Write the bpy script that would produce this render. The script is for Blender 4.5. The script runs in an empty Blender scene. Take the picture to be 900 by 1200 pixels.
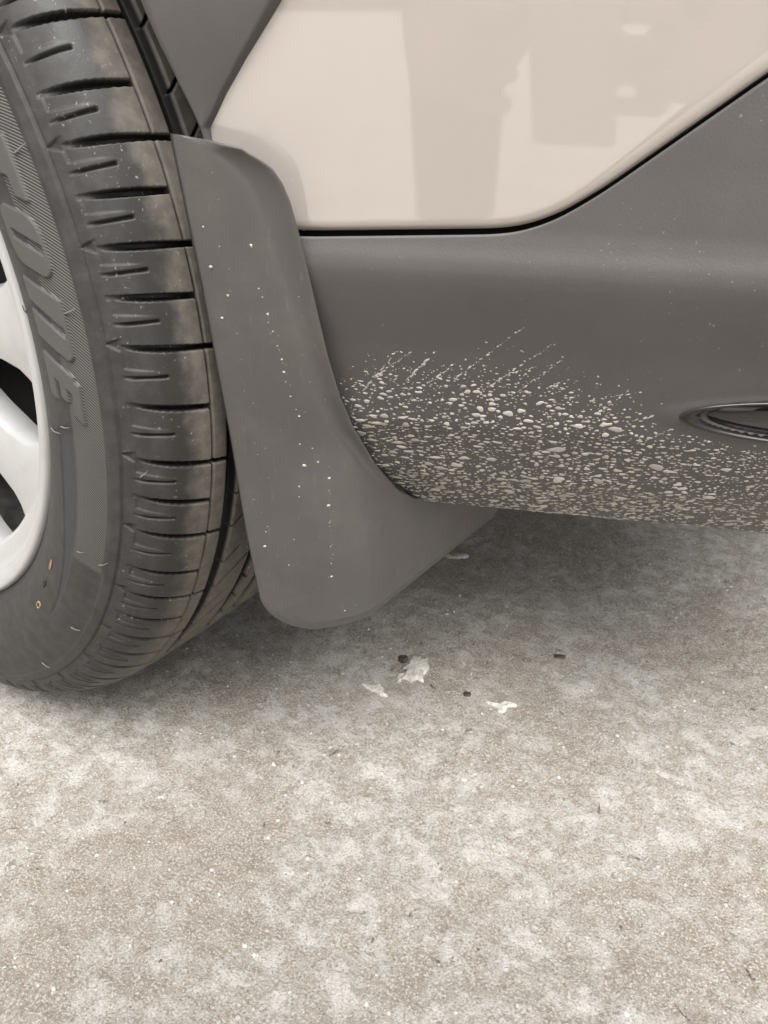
import bpy, math, random
import numpy as np
from mathutils import Matrix, Vector

# ---------------------------------------------------------------- camera, sky, light, exposure
scene = bpy.context.scene
col = scene.collection
rng = np.random.default_rng(7)

CAM_POS = (0.634, -0.238, 0.478)
fwd = Vector((-0.50743, 0.71334, -0.48338)).normalized()
right = fwd.cross(Vector((0, 0, 1))).normalized()
roll = math.radians(0.4)
up = right.cross(fwd)
right2 = right * math.cos(roll) + up * math.sin(roll)
up2 = right2.cross(fwd)
cam_data = bpy.data.cameras.new('camera')
cam = bpy.data.objects.new('camera', cam_data)
col.objects.link(cam)
cam.matrix_world = Matrix(((right2.x, up2.x, -fwd.x, CAM_POS[0]),
                           (right2.y, up2.y, -fwd.y, CAM_POS[1]),
                           (right2.z, up2.z, -fwd.z, CAM_POS[2]),
                           (0, 0, 0, 1)))
cam_data.sensor_fit = 'HORIZONTAL'
cam_data.sensor_width = 36
cam_data.lens = 40
cam_data.clip_start = 0.01
cam_data.clip_end = 500
cam_data.dof.use_dof = True
cam_data.dof.focus_distance = 0.46
cam_data.dof.aperture_fstop = 30
scene.camera = cam

SUN_EL, SUN_AZ = math.radians(57), math.radians(-52)      # light falls from the open side, high up
world = bpy.data.worlds.new('World')
scene.world = world
world.use_nodes = True
wn, wl = world.node_tree.nodes, world.node_tree.links
bg = wn['Background']
sky = wn.new('ShaderNodeTexSky')
sky.sky_type = 'NISHITA'
sky.sun_disc = False
sky.sun_elevation = SUN_EL
sky.sun_rotation = math.radians(90) - SUN_AZ
sky.air_density = 1.0
sky.dust_density = 6.0
hs = wn.new('ShaderNodeHueSaturation')
hs.inputs['Saturation'].default_value = 0.16
wl.new(sky.outputs[0], hs.inputs['Color'])
wm = wn.new('ShaderNodeMix'); wm.data_type = 'RGBA'; wm.blend_type = 'MULTIPLY'
wm.inputs[0].default_value = 1
wl.new(hs.outputs[0], wm.inputs[6])
wm.inputs[7].default_value = (1.0, 0.992, 0.985, 1)
wl.new(wm.outputs[2], bg.inputs['Color'])
bg.inputs['Strength'].default_value = 0.105

sun_d = bpy.data.lights.new('sun', 'SUN')
sun_d.energy = 2.6
sun_d.angle = math.radians(45)
sun_d.color = (1.0, 0.99, 0.975)
sun = bpy.data.objects.new('sun', sun_d)
col.objects.link(sun)
sd = Vector((math.cos(SUN_EL) * math.cos(SUN_AZ), math.cos(SUN_EL) * math.sin(SUN_AZ), math.sin(SUN_EL)))
sun.rotation_euler = sd.to_track_quat('Z', 'Y').to_euler()

vs = scene.view_settings
vs.view_transform = 'Standard'
vs.look = 'None'
vs.exposure = 0.80
vs.gamma = 1
vs.use_curve_mapping = False

# ---------------------------------------------------------------- helpers
def smooth(a, b, x):
    t = np.clip((x - a) / (b - a), 0, 1)
    return t * t * (3 - 2 * t)

def link(o, parent=None):
    col.objects.link(o)
    if parent is not None:
        o.parent = parent
    return o

def mesh(name, V, Q, mat=None, parent=None, attrs=None, shade=True):
    """V (n,3) array; Q (m,4) or (m,3) index array"""
    me = bpy.data.meshes.new(name)
    V = np.asarray(V, dtype=np.float32); Q = np.asarray(Q, dtype=np.int32)
    k = Q.shape[1]
    me.vertices.add(len(V)); me.vertices.foreach_set('co', V.ravel())
    me.loops.add(Q.size); me.loops.foreach_set('vertex_index', Q.ravel())
    me.polygons.add(len(Q))
    me.polygons.foreach_set('loop_start', np.arange(0, Q.size, k, dtype=np.int32))
    me.polygons.foreach_set('loop_total', np.full(len(Q), k, dtype=np.int32))
    me.polygons.foreach_set('use_smooth', np.full(len(Q), shade, dtype=bool))
    for an, av in (attrs or {}).items():
        a = me.attributes.new(an, 'FLOAT', 'POINT')
        a.data.foreach_set('value', np.asarray(av, dtype=np.float32))
    me.update(); me.validate()
    o = bpy.data.objects.new(name, me)
    if mat: me.materials.append(mat)
    return link(o, parent)

def gridq(nr, nc, wrap=False):
    i = np.arange(nr - 1)[:, None]; j = np.arange(nc if wrap else nc - 1)[None, :]
    j2 = (j + 1) % nc
    return np.stack([i * nc + j, i * nc + j2, (i + 1) * nc + j2, (i + 1) * nc + j], -1).reshape(-1, 4)

def solidify(o, t, off=-1):
    m = o.modifiers.new('solid', 'SOLIDIFY'); m.thickness = t; m.offset = off
    return o

def tag(o, label=None, cat=None, group=None, kind=None):
    if label: o['label'] = label
    if cat: o['category'] = cat
    if group: o['group'] = group
    if kind: o['kind'] = kind
    return o

def box(name, lo, hi, mat, parent=None, bevel=0.004):
    x0, y0, z0 = lo; x1, y1, z1 = hi
    V = [(x0, y0, z0), (x1, y0, z0), (x1, y1, z0), (x0, y1, z0), (x0, y0, z1), (x1, y0, z1), (x1, y1, z1), (x0, y1, z1)]
    Q = [(0, 3, 2, 1), (4, 5, 6, 7), (0, 1, 5, 4), (1, 2, 6, 5), (2, 3, 7, 6), (3, 0, 4, 7)]
    o = mesh(name, V, Q, mat, parent, shade=False)
    b = o.modifiers.new('bevel', 'BEVEL'); b.width = bevel; b.segments = 2
    return o

class Mat:
    """small wrapper round a node tree"""
    def __init__(self, name, color=(.5, .5, .5), rough=.5, metal=0, spec=.5, coat=0):
        self.m = bpy.data.materials.new(name); self.m.use_nodes = True
        self.n, self.l = self.m.node_tree.nodes, self.m.node_tree.links
        self.b = self.n['Principled BSDF']
        self.set('Base Color', (*color, 1)); self.set('Roughness', rough); self.set('Metallic', metal)
        self.set('Specular IOR Level', spec); self.set('Coat Weight', coat)
        if coat: self.set('Coat Roughness', .03)
    def set(self, k, v):
        if hasattr(v, 'is_output') or isinstance(v, bpy.types.NodeSocket): self.l.new(v, self.b.inputs[k])
        else: self.b.inputs[k].default_value = v
    def node(self, t, **kw):
        n = self.n.new(t)
        for k, v in kw.items():
            if k.startswith('i_'):
                key = k[2:]; key = int(key) if key.isdigit() else key.replace('_', ' ')
                if isinstance(v, bpy.types.NodeSocket): self.l.new(v, n.inputs[key])
                else: n.inputs[key].default_value = v
            else: setattr(n, k, v)
        return n
    def obj(self):
        return self.node('ShaderNodeTexCoord').outputs['Object']
    def attr(self, a):
        return self.node('ShaderNodeAttribute', attribute_name=a).outputs['Fac']
    def noise(self, scale, detail=4, rough=.55, vec=None, dist=0):
        n = self.node('ShaderNodeTexNoise', i_Scale=scale, i_Detail=detail, i_Roughness=rough, i_Distortion=dist)
        self.l.new(vec or self.obj(), n.inputs['Vector'])
        return n.outputs['Fac']
    def vor(self, scale, vec=None, feature='F1', rnd=1.0):
        n = self.node('ShaderNodeTexVoronoi', feature=feature, i_Scale=scale, i_Randomness=rnd)
        self.l.new(vec or self.obj(), n.inputs['Vector'])
        return n.outputs['Distance']
    def ramp(self, fac, stops):
        n = self.node('ShaderNodeValToRGB', i_Fac=fac)
        e = n.color_ramp.elements
        while len(e) < len(stops): e.new(.5)
        for k, (p, c) in enumerate(stops):
            e[k].position = p
            e[k].color = (c, c, c, 1) if isinstance(c, (int, float)) else (*c, 1)
        return n.outputs['Color']
    def rng(self, v, a, b, c=0., d=1.):
        n = self.node('ShaderNodeMapRange', interpolation_type='SMOOTHSTEP', i_0=v, i_1=a, i_2=b, i_3=c, i_4=d)
        return n.outputs[0]
    def math(self, op, a, b=0.):
        return self.node('ShaderNodeMath', operation=op, i_0=a, i_1=b).outputs[0]
    def mix(self, f, a, b, blend='MIX'):
        n = self.node('ShaderNodeMix', data_type='RGBA', blend_type=blend)
        for k, v in ((0, f), (6, a), (7, b)):
            if isinstance(v, bpy.types.NodeSocket): self.l.new(v, n.inputs[k])
            elif k == 0: n.inputs[k].default_value = v
            else: n.inputs[k].default_value = (*v, 1)
        return n.outputs[2]
    def bump(self, h, strength=.3, dist=.001, prev=None):
        n = self.node('ShaderNodeBump', i_Strength=strength, i_Distance=dist, i_Height=h)
        if prev: self.l.new(prev, n.inputs['Normal'])
        self.l.new(n.outputs[0], self.b.inputs['Normal'])
        return n.outputs[0]

# ---------------------------------------------------------------- materials
# concrete
mc = Mat('concrete', rough=.85, spec=.25)
n_stain = mc.noise(5.5, 11, .66, dist=.7)
n_crust = mc.noise(46, 12, .76, dist=.2)
n_spk = mc.noise(150, 6, .78)
n_fine = mc.noise(620, 3, .8)
n_pit = mc.noise(48, 10, .72, dist=.5)
c0 = mc.mix(mc.rng(n_spk, .40, .60), (.352, .308, .254), (.478, .438, .384))
c1 = mc.mix(mc.rng(n_stain, .42, .58, .0, .60), c0, (.282, .238, .188))
crust = mc.math('MULTIPLY', mc.rng(n_crust, .435, .58), mc.rng(n_stain, .60, .44, .25, .85))
c2 = mc.mix(crust, c1, (.63, .605, .565))
grit = mc.rng(n_fine, .54, .61, 0, .8)
c3 = mc.mix(grit, c2, (.70, .675, .63))
c4 = mc.mix(mc.rng(n_fine, .38, .45, .60, 0), c3, (.17, .148, .12))
pits = mc.rng(n_pit, .36, .32)
c5 = mc.mix(mc.math('MULTIPLY', pits, .6), c4, (.13, .108, .085))
vc = mc.vor(95)
chips = mc.math('MULTIPLY', mc.rng(vc, .17, .12), mc.rng(mc.noise(26, 3, .5), .54, .60))
c6 = mc.mix(mc.math('MULTIPLY', chips, .85), c5, (.78, .755, .71))
mc.set('Base Color', c6)
bh = mc.math('ADD', mc.math('MULTIPLY', n_spk, .8), mc.math('MULTIPLY', n_fine, .6))
bh = mc.math('ADD', bh, mc.math('MULTIPLY', crust, .25))
bh = mc.math('SUBTRACT', bh, mc.math('MULTIPLY', pits, .5))
bh = mc.math('ADD', bh, mc.math('MULTIPLY', chips, .5))
mc.bump(bh, 1.0, .0022)
M_conc = mc.m

# tyre rubber : attributes s (mm across the profile), t (mm round the tyre), letter (0/1)
mt = Mat('tyre_rubber', rough=.62, spec=.35)
a_s, a_t, a_l = mt.attr('s'), mt.attr('t'), mt.attr('letter')
comb = mt.node('ShaderNodeCombineXYZ', i_0=a_t, i_1=a_s).outputs[0]
nz = mt.noise(.045, 5, .6, vec=comb)
edge = mt.math('ADD', a_s, mt.math('MULTIPLY', mt.math('SUBTRACT', nz, .5), 26.))
base = mt.mix(mt.rng(mt.noise(.09, 6, .65, vec=comb), .35, .7), (.034, .032, .031), (.052, .049, .047))
worn = mt.mix(mt.rng(mt.noise(.16, 5, .6, vec=comb), .35, .68), (.095, .084, .071), (.132, .118, .100))
wear = mt.rng(edge, 110, 122)
dark_band = mt.math('MULTIPLY', mt.rng(edge, 97, 107), mt.rng(edge, 118, 110))
side = mt.rng(a_s, 74, 84)
cA = mt.mix(mt.math('MULTIPLY', dark_band, .8), base, (.026, .024, .022))
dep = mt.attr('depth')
cB = mt.mix(wear, cA, worn)
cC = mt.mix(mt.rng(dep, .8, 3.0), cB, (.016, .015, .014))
spk = mt.rng(mt.noise(.42, 3, .6, vec=comb), .625, .70)
spk = mt.math('MULTIPLY', spk, mt.rng(mt.noise(.05, 2, .5, vec=comb), .44, .58))
spk = mt.math('MULTIPLY', spk, mt.math('MULTIPLY', side, mt.rng(a_s, 128, 122)))
cD = mt.mix(mt.math('MULTIPLY', spk, .75), cC, (.30, .27, .22))
# moulded hatch on the sidewall
hv = mt.node('ShaderNodeMath', operation='SINE', i_0=mt.math('ADD', mt.math('MULTIPLY', a_t, 3.1), mt.math('MULTIPLY', a_s, 3.1))).outputs[0]
hmask = mt.attr('hatch')
hline = mt.math('MULTIPLY', hmask, mt.rng(hv, -.2, .8))
cE = mt.mix(mt.math('MULTIPLY', hmask, .65), cD, (.034, .033, .032))
cE = mt.mix(mt.math('MULTIPLY', mt.attr('cres'), .8), cE, (.046, .047, .050))
cF = mt.mix(mt.math('MULTIPLY', hline, .80), cE, (.17, .162, .15))
cG = mt.mix(mt.math('MULTIPLY', a_l, .75), cF, (.098, .094, .087))
mt.set('Base Color', cG)
mt.set('Roughness', mt.rng(dark_band, 0, 1, .56, .42))
bb = mt.bump(mt.noise(.9, 3, .6, vec=comb), .12, .0006)
mt.bump(hline, .5, .0006, prev=bb)
M_tyre = mt.m

def plastic(name, c0_, c1_, rough, grain):
    m = Mat(name, rough=rough, spec=.42)
    m.set('Base Color', m.mix(m.rng(m.noise(9, 5, .6), .35, .68), c0_, c1_))
    m.set('Roughness', m.rng(m.noise(14, 4, .6), .3, .7, rough - .05, rough + .10))
    g = m.noise(900, 2, .5)
    m.bump(g, grain, .0004)
    return m
m_clad = plastic('cladding_plastic', (.084, .077, .074), (.098, .090, .086), .46, .34)
dust = m_clad.rng(m_clad.noise(520, 2, .5), .70, .76)
old = m_clad.b.inputs['Base Color'].links[0].from_socket
m_clad.set('Base Color', m_clad.mix(m_clad.math('MULTIPLY', m_clad.math('MULTIPLY', dust, .5), m_clad.rng(m_clad.noise(24, 3, .5), .5, .62)), old, (.34, .32, .29)))
M_clad = m_clad.m
m_flap = plastic('flap_plastic', (.082, .077, .073), (.098, .091, .086), .42, .10)
old = m_flap.b.inputs['Base Color'].links[0].from_socket
mpv = m_flap.node('ShaderNodeMapping', i_0=m_flap.obj()); mpv.inputs['Scale'].default_value = (60, 60, 4)
scf = m_flap.rng(m_flap.noise(8, 6, .65, vec=mpv.outputs[0]), .60, .74, 0, .22)
film = m_flap.rng(m_flap.noise(26, 7, .7), .45, .70, 0, .22)
m_flap.set('Base Color', m_flap.mix(scf, m_flap.mix(film, old, (.17, .158, .145)), (.24, .23, .215)))
M_flap = m_flap.m
M_trim = plastic('arch_trim_plastic', (.080, .073, .071), (.096, .088, .085), .5, .3).m

mp = Mat('beige_car_paint', color=(.415, .373, .340), rough=.42, metal=.08, spec=.4, coat=1.0)
mp.set('Coat IOR', 1.95)
mp.set('Coat Roughness', .035)
M_paint = mp.m
mr = Mat('rim_paint', color=(.74, .73, .70), rough=.33, metal=.15, spec=.5, coat=.4)
mr.set('Base Color', mr.mix(mr.rng(mr.noise(40, 4, .6), .5, .75, 0, .35), (.47, .468, .46), (.34, .33, .315)))
M_rim = mr.m
M_black = Mat('liner_black', color=(.016, .015, .014), rough=.8, spec=.2).m
md = Mat('brake_steel', color=(.34, .32, .30), rough=.45, metal=.7)
M_steel = md.m
M_lens = Mat('dark_lens', color=(.012, .009, .010), rough=.06, spec=.6, coat=1.0).m
M_bezel = Mat('lens_bezel', color=(.022, .017, .017), rough=.22, spec=.5).m
mm = Mat('dried_mud', rough=.42, spec=.45)
tone = mm.attr('tone')
mm.set('Base Color', mm.mix(tone, (.27, .25, .215), (.56, .535, .485)))
M_mud = mm.m
mf = Mat('plaster', rough=.9, spec=.2)
mf.set('Base Color', mf.mix(mf.rng(mf.noise(160, 4, .6), .4, .65), (.60, .57, .51), (.76, .74, .69)))
mf.bump(mf.noise(500, 4, .6), .6, .001)
M_flake = mf.m
ms = Mat('dark_pit', rough=.85, spec=.25)  # dark tone of the slab's pits, carried by raised chips
ms.set('Base Color', ms.mix(ms.rng(ms.noise(300, 4, .6), .4, .6), (.045, .038, .03), (.12, .10, .08)))
M_pit = ms.m
M_red = Mat('red_mark', color=(.36, .16, .11), rough=.6).m
M_yel = Mat('yellow_mark', color=(.36, .30, .16), rough=.6).m
M_spew = Mat('rubber_nib', color=(.20, .195, .185), rough=.5).m
M_glass = Mat('car_glass', color=(.02, .022, .022), rough=.05, spec=.5).m

# ---------------------------------------------------------------- ground
def build_ground():
    fx = np.unique(np.concatenate([np.linspace(-40, -1.2, 24), np.linspace(-1.2, -.15, 40), np.linspace(-.15, .95, 430), np.linspace(.95, 2, 30), np.linspace(2, 40, 24)]))
    fy = np.unique(np.concatenate([np.linspace(-40, -1.2, 24), np.linspace(-1.2, -.2, 40), np.linspace(-.2, .9, 430), np.linspace(.9, 2, 30), np.linspace(2, 40, 24)]))
    Xg, Yg = np.meshgrid(fx, fy)
    def vnoise(cell, seed):
        r = np.random.default_rng(seed); T = r.random((256, 256))
        u, v = Xg / cell + 1000, Yg / cell + 1000
        iu, iv = np.floor(u).astype(int), np.floor(v).astype(int)
        a, b = u - iu, v - iv
        a = a * a * (3 - 2 * a); b = b * b * (3 - 2 * b)
        g = lambda p, q: T[p % 256, q % 256]
        return (g(iu, iv) * (1 - a) + g(iu + 1, iv) * a) * (1 - b) + (g(iu, iv + 1) * (1 - a) + g(iu + 1, iv + 1) * a) * b - .5
    h = .004 * vnoise(.30, 1) + .0006 * vnoise(.05, 2) + .0005 * vnoise(.014, 3) + .0011 * vnoise(.0065, 4)
    pit = vnoise(.018, 5)
    h -= .0010 * smooth(.36, .48, pit)
    near = smooth(1.6, .9, np.hypot(Xg - .35, Yg - .3))
    h = h * near
    # shallow dished repair and a scratch across the slab
    h -= .0016 * smooth(.055, .040, np.hypot((Xg - .515) * 1.0, (Yg - .11) * 1.25) + .02 * vnoise(.03, 8))
    dx, dy = Xg - .552, Yg - .262
    along, across = dx * .995 + dy * .10, dx * .10 - dy * .995
    h -= .0020 * np.exp(-(across / .0022) ** 2) * smooth(.028, .015, np.abs(along))
    h -= np.percentile(h[(np.hypot(Xg - .35, Yg - .3) < .6)], 85)
    global ground_z
    ground_z = lambda x, y: float(h[np.abs(fy - y).argmin(), np.abs(fx - x).argmin()])
    V = np.stack([Xg, Yg, h], -1).reshape(-1, 3)
    o = mesh('ground', V, gridq(len(fy), len(fx)), M_conc)
    tag(o, kind='structure')
build_ground()

# ---------------------------------------------------------------- the car
car = bpy.data.objects.new('car', None); link(car)
tag(car, 'beige car with grey plastic cladding, mud flap and white rimmed wheel on concrete', 'car')
WZ = .325                                     # wheel centre height

# ---- tyre
prof = np.array([(.2225, .0175), (.229, .0125), (.238, .006), (.25, .0015), (.262, 0), (.275, .0012), (.285, .0042), (.2938, .0077), (.303, .0125), (.311, .0195), (.3165, .0275), (.3205, .036), (.3233, .047), (.3245, .065), (.325, .1025)])
def catmull(P, n=40):
    out = []; Q = np.vstack([2 * P[0] - P[1], P, 2 * P[-1] - P[-2]])
    for i in range(1, len(Q) - 2):
        a, b, c, d = Q[i - 1], Q[i], Q[i + 1], Q[i + 2]
        for t in np.linspace(0, 1, n, endpoint=False):
            out.append(.5 * (2 * b + (-a + c) * t + (2 * a - 5 * b + 4 * c - d) * t * t + (-a + 3 * b - 3 * c + d) * t ** 3))
    out.append(P[-1]); return np.array(out)
half = catmull(prof)
full = np.vstack([half, np.column_stack([half[-2::-1, 0], .205 - half[-2::-1, 1]])])
arc = np.r_[0, np.cumsum(np.hypot(*np.diff(full, axis=0).T))] * 1000
SMID = arc[len(half) - 1]
def prof_at(s):
    return np.interp(s, arc, full[:, 0]), np.interp(s, arc, full[:, 1])

SIPES = [(51.2, 0), (47, 1), (42.8, 0), (38.6, 1), (34.4, 0), (30.3, 1), (24.9, 0), (20.7, 1), (16.5, 0), (12.2, 1), (7.9, 0), (3.4, 1), (-2.2, 0), (-8.0, 1), (-12.4, 0), (-16.8, 1), (-22.2, 0), (-26.4, 1), (-30.6, 0), (-34.8, 1), (-39.0, 0), (-43.2, 1), (-48.5, 0), (-53.2, 1), (-57.5, 0), (-62, 1), (-66.2, 0), (-70.4, 1)]

def glyph(ch, x, y):
    """1 inside the letter, x and y in a unit box"""
    inb = (x > 0) & (x < 1) & (y > 0) & (y < 1)
    if ch == 'T':
        m = ((y > .70) | ((x > .33) & (x < .68)))
    elif ch == 'O':
        r = .34
        qx, qy = np.abs(x - .5) - (.5 - r), np.abs(y - .5) - (.5 - r * .8)
        dd = np.hypot(np.maximum(qx, 0) / r, np.maximum(qy, 0) / (r * .8))
        hole = (np.abs(x - .5 - .06 * (y - .5)) < .075) & (np.abs(y - .56) < .36)
        m = (dd < 1) & ~hole
    elif ch == 'N':
        cut = (np.abs(x - .50 - .10 * (y - .5)) < .075) & (y < .90)
        corner = (x > .78) & (np.hypot((x - .78) / .22, np.maximum(y - .80, 0) / .20) > 1) & (y > .80)
        m = ~cut & ~corner
    else:
        m = (x < .46) | (y > .735) | (y < .27) | ((y > .40) & (y < .61) & (x < .80))
        m &= ~((x < .10) & (y > .86))
    return inb & m

def build_tyre():
    th = np.concatenate([np.arange(-180, -72, 2.0), np.arange(-72, 40, .092), np.arange(40, 180, 2.0)])
    s = np.concatenate([np.arange(0, 34, 1.2), np.arange(34, 63, .5), np.arange(63, 76, .8), np.arange(76, 201, .5), np.arange(201, arc[-1], 4), [arc[-1]]])
    S, T = np.meshgrid(s, th, indexing='ij')
    mmd = 5.62                                   # mm per degree at the tread
    h = np.zeros_like(S)
    def slot(d, w, e=.55):                       # soft-edged slot, d in mm from its centre line
        return smooth(w / 2 + e, w / 2 - e * .4, np.abs(d))
    def win(v, a, b, e=.7):
        return smooth(a - e, a + e, v) * smooth(b + e, b - e, v)
    # circumferential grooves (mirrored on the inner half)
    Sm = np.where(S > SMID, 2 * SMID - S, S)
    wob = .35 * np.sin(np.radians(T * 24))
    h = np.minimum(h, -7.0 * win(Sm + wob * 0, 137, 145.5))
    h = np.minimum(h, -6.5 * win(Sm, 170.5, 177.5))
    h = np.minimum(h, -3.0 * slot(Sm - 127, 1.1, .45))
    h = np.minimum(h, -.9 * slot(S - 78, .9, .5))
    for k, (t0, ext) in enumerate(SIPES):
        tc = t0 + 1.0 * (127 - np.clip(Sm, 80, 140)) / 43
        d = (T - tc) * mmd
        near = np.abs(d) < 40
        end = 138 if ext else 127
        depth = 6.0 * smooth(82.5, 104, Sm)
        wdt = 2.2 + .8 * smooth(84, 100, Sm) - .7 * smooth(112, 130, Sm)
        h = np.where(near, np.minimum(h, -(depth + .5) * slot(d, wdt) * win(Sm, 83.5, end, .6)), h)
        if k + 1 < len(SIPES):
            t1 = SIPES[k + 1][0]
            tm = .54 * t0 + .46 * t1 + .55
            d2 = (T - tm - .1 * (106 - Sm) / 20) * mmd
            h = np.where(near, np.minimum(h, -2.4 * smooth(82, 92, Sm) * slot(d2, 1.3, .5) * win(Sm, 84, 106.3, .6)), h)
            pan = win(d, (tm - t0) * mmd, 0, .5) * smooth(84.6, 86.0, Sm) * smooth(108, 90, Sm)
            h = np.where(near, np.minimum(h, -.95 * pan), h)
        if ext:                                  # notch that cuts the shoulder line
            nn = smooth(.6, -.4, np.abs(d - 1.0) - (S - 77.5) * .42) * smooth(76.8, 77.8, S) * smooth(88, 82, S)
            h = np.where(near, np.minimum(h, -1.5 * nn), h)
        # slanted sipes of the second rib
        t2 = t0 - 1.0 + (Sm - 145) / 20 * 3.1
        d3 = (T - t2) * mmd
        e3 = 172 if ext else 157.5
        h = np.where(np.abs(d3) < 30, np.minimum(h, -4.0 * slot(d3, 1.7, .5) * win(Sm, 144, e3, .6)), h)
        t4 = t0 + 1.5 - (Sm - 177) / 12 * 2.0
        d4 = (T - t4) * mmd
        h = np.where(np.abs(d4) < 30, np.minimum(h, -3.5 * slot(d4, 1.5, .5) * win(Sm, 176, 181.5, .6)), h)
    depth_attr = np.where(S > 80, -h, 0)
    h -= .45 * smooth(78, 79, S) * smooth(92, 84, S)
    # sidewall relief
    h += .5 * win(S, 9, 15, 1.5) + .6 * smooth(70.2, 71.2, S) * smooth(79, 76, S)
    letter = np.zeros_like(S)
    for ch, tl, lw in (('T', 27.6, 6.3), ('O', 19.9, 6.2), ('N', 12.0, 6.6), ('E', 3.75, 5.0)):
        y = (S - 36.5) / 23.5
        x = (tl - T - 3.0 * y) / lw
        letter = np.maximum(letter, glyph(ch, x, y).astype(float))
    # soften the letter mask slightly
    L = letter.copy()
    L[1:-1, 1:-1] = (letter[1:-1, 1:-1] * 2 + letter[:-2, 1:-1] + letter[2:, 1:-1] + letter[1:-1, :-2] + letter[1:-1, 2:]) / 6
    h += 1.25 * L
    lo = 49 + 0 * T
    hatch = smooth(lo - .3, lo + .3, S) * smooth(69.4, 68.8, S) * smooth(-24.5, -24.0, T) * smooth(40, 36, T) * (1 - L)
    h -= .45 * smooth(48.6, 49.4, S) * smooth(69.6, 68.8, S) * smooth(-24.6, -24, T) * smooth(40, 36, T) * (1 - L)
    cres = smooth(0, .5, (S - 36 - 10 * smooth(-12, -38, T))) * smooth(48.8, 48.2, S) * smooth(-5, -7, T) * smooth(-40, -37, T)
    h -= .6 * cres
    R0, Y0 = prof_at(S)
    e = .4
    r1, y1 = prof_at(S - e); r2, y2 = prof_at(S + e)
    nr, ny = -(y1 - y2), (r1 - r2)
    ln = np.hypot(nr, ny) + 1e-9
    R = R0 + h / 1000 * nr / ln
    Y = Y0 + h / 1000 * ny / ln
    tr = np.radians(T)
    V = np.stack([R * np.cos(tr), Y, WZ + R * np.sin(tr)], -1)
    V[..., 2] = np.maximum(V[..., 2], -.0012)
    Vf = V.reshape(-1, 3)
    at = dict(s=S.ravel(), t=(tr * 322).ravel(), letter=L.ravel(), depth=depth_attr.ravel(), hatch=hatch.ravel(), cres=cres.ravel())
    Q = gridq(len(s), len(th), wrap=True)[:, ::-1]
    # split: each shoulder tread block between two sipes is a piece of its own
    cs = S.ravel()[Q].mean(1); ct = T.ravel()[Q].mean(1)
    wrapq = np.abs(T.ravel()[Q[:, 0]] - T.ravel()[Q[:, 2]]) > 90
    csm = np.clip(cs, 80, 140)
    ctt = ct - 1.0 * (127 - csm) / 43
    ident = np.zeros(len(Q), int)
    vis = [k for k in range(len(SIPES) - 1) if -62 < SIPES[k][0] < 36]
    for k in vis:
        m = (ctt <= SIPES[k][0]) & (ctt > SIPES[k + 1][0]) & (cs > 78) & (cs < 141) & ~wrapq
        ident[m] = k + 1
    for k in vis:                                 # blocks of the second rib
        if not SIPES[k][1] or k + 2 >= len(SIPES): continue
        ct2 = ct + 1.0 - (np.clip(cs, 141, 174) - 145) / 20 * 3.1
        m = (ct2 <= SIPES[k][0]) & (ct2 > SIPES[k + 2][0]) & (cs >= 141) & (cs < 174) & ~wrapq
        ident[m] = 1000 + k
    def sub(mask, name, parent):
        q = Q[mask]; ids, inv = np.unique(q, return_inverse=True)
        return mesh(name, Vf[ids], inv.reshape(q.shape), M_tyre, parent, {a: b[ids] for a, b in at.items()})
    tyre = sub(ident == 0, 'tyre', car)
    tyre['label'] = 'black rubber tyre with raised letters TONE and dusty tread'
    for v in np.unique(ident):
        if v: sub(ident == v, 'tread_block', tyre)
    return tyre
tyre = build_tyre()

def on_tyre(t, s, out=0.0):
    r, y = prof_at(s); t = math.radians(t)
    r1, y1 = prof_at(s - .5); r2, y2 = prof_at(s + .5)
    n = Vector((y2 - y1, 0, 0)).normalized() if False else None
    nr, ny = (y2 - y1), (r1 - r2); l = math.hypot(nr, ny)
    p = Vector((r * math.cos(t), y, WZ + r * math.sin(t)))
    nv = Vector((nr / l * math.cos(t), ny / l, nr / l * math.sin(t)))
    return p + nv * out, nv

def tube(name, pts, rad, mat, parent, n=6, tip=.5):
    pts = [Vector(p) for p in pts]
    V, Q = [], []
    for k, p in enumerate(pts):
        d = (pts[min(k + 1, len(pts) - 1)] - pts[max(k - 1, 0)]).normalized()
        a = d.orthogonal().normalized(); b = d.cross(a)
        rr = rad * (1 - (1 - tip) * k / (len(pts) - 1))
        V += [p + (a * math.cos(2 * math.pi * j / n) + b * math.sin(2 * math.pi * j / n)) * rr for j in range(n)]
    Q = gridq(len(pts), n, wrap=True)
    return mesh(name, np.array([tuple(v) for v in V]), Q, mat, parent)

for t, s, dt, ds in [(22.7, 62, .2, 9), (7.8, 60, .5, 8), (7.3, 17, 1.2, 10), (-7.2, 26, 1.0, 16), (-5.6, 40, .8, 10), (-22.9, 52, 1.2, 6), (-23.0, 67, 1.5, 6), (-37.8, 63, 1.4, 6), (-52, 66, 1.4, 5), (-8.9, 88, 1.3, 5)]:
    p0, n0 = on_tyre(t, s, .0002); p1, n1 = on_tyre(t + dt, s + ds, .0022); pm, _ = on_tyre(t + dt * .4, s + ds * .5, .0013)
    tube('rubber_nib', [p0, pm, p1], .00042, M_spew, tyre)

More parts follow.
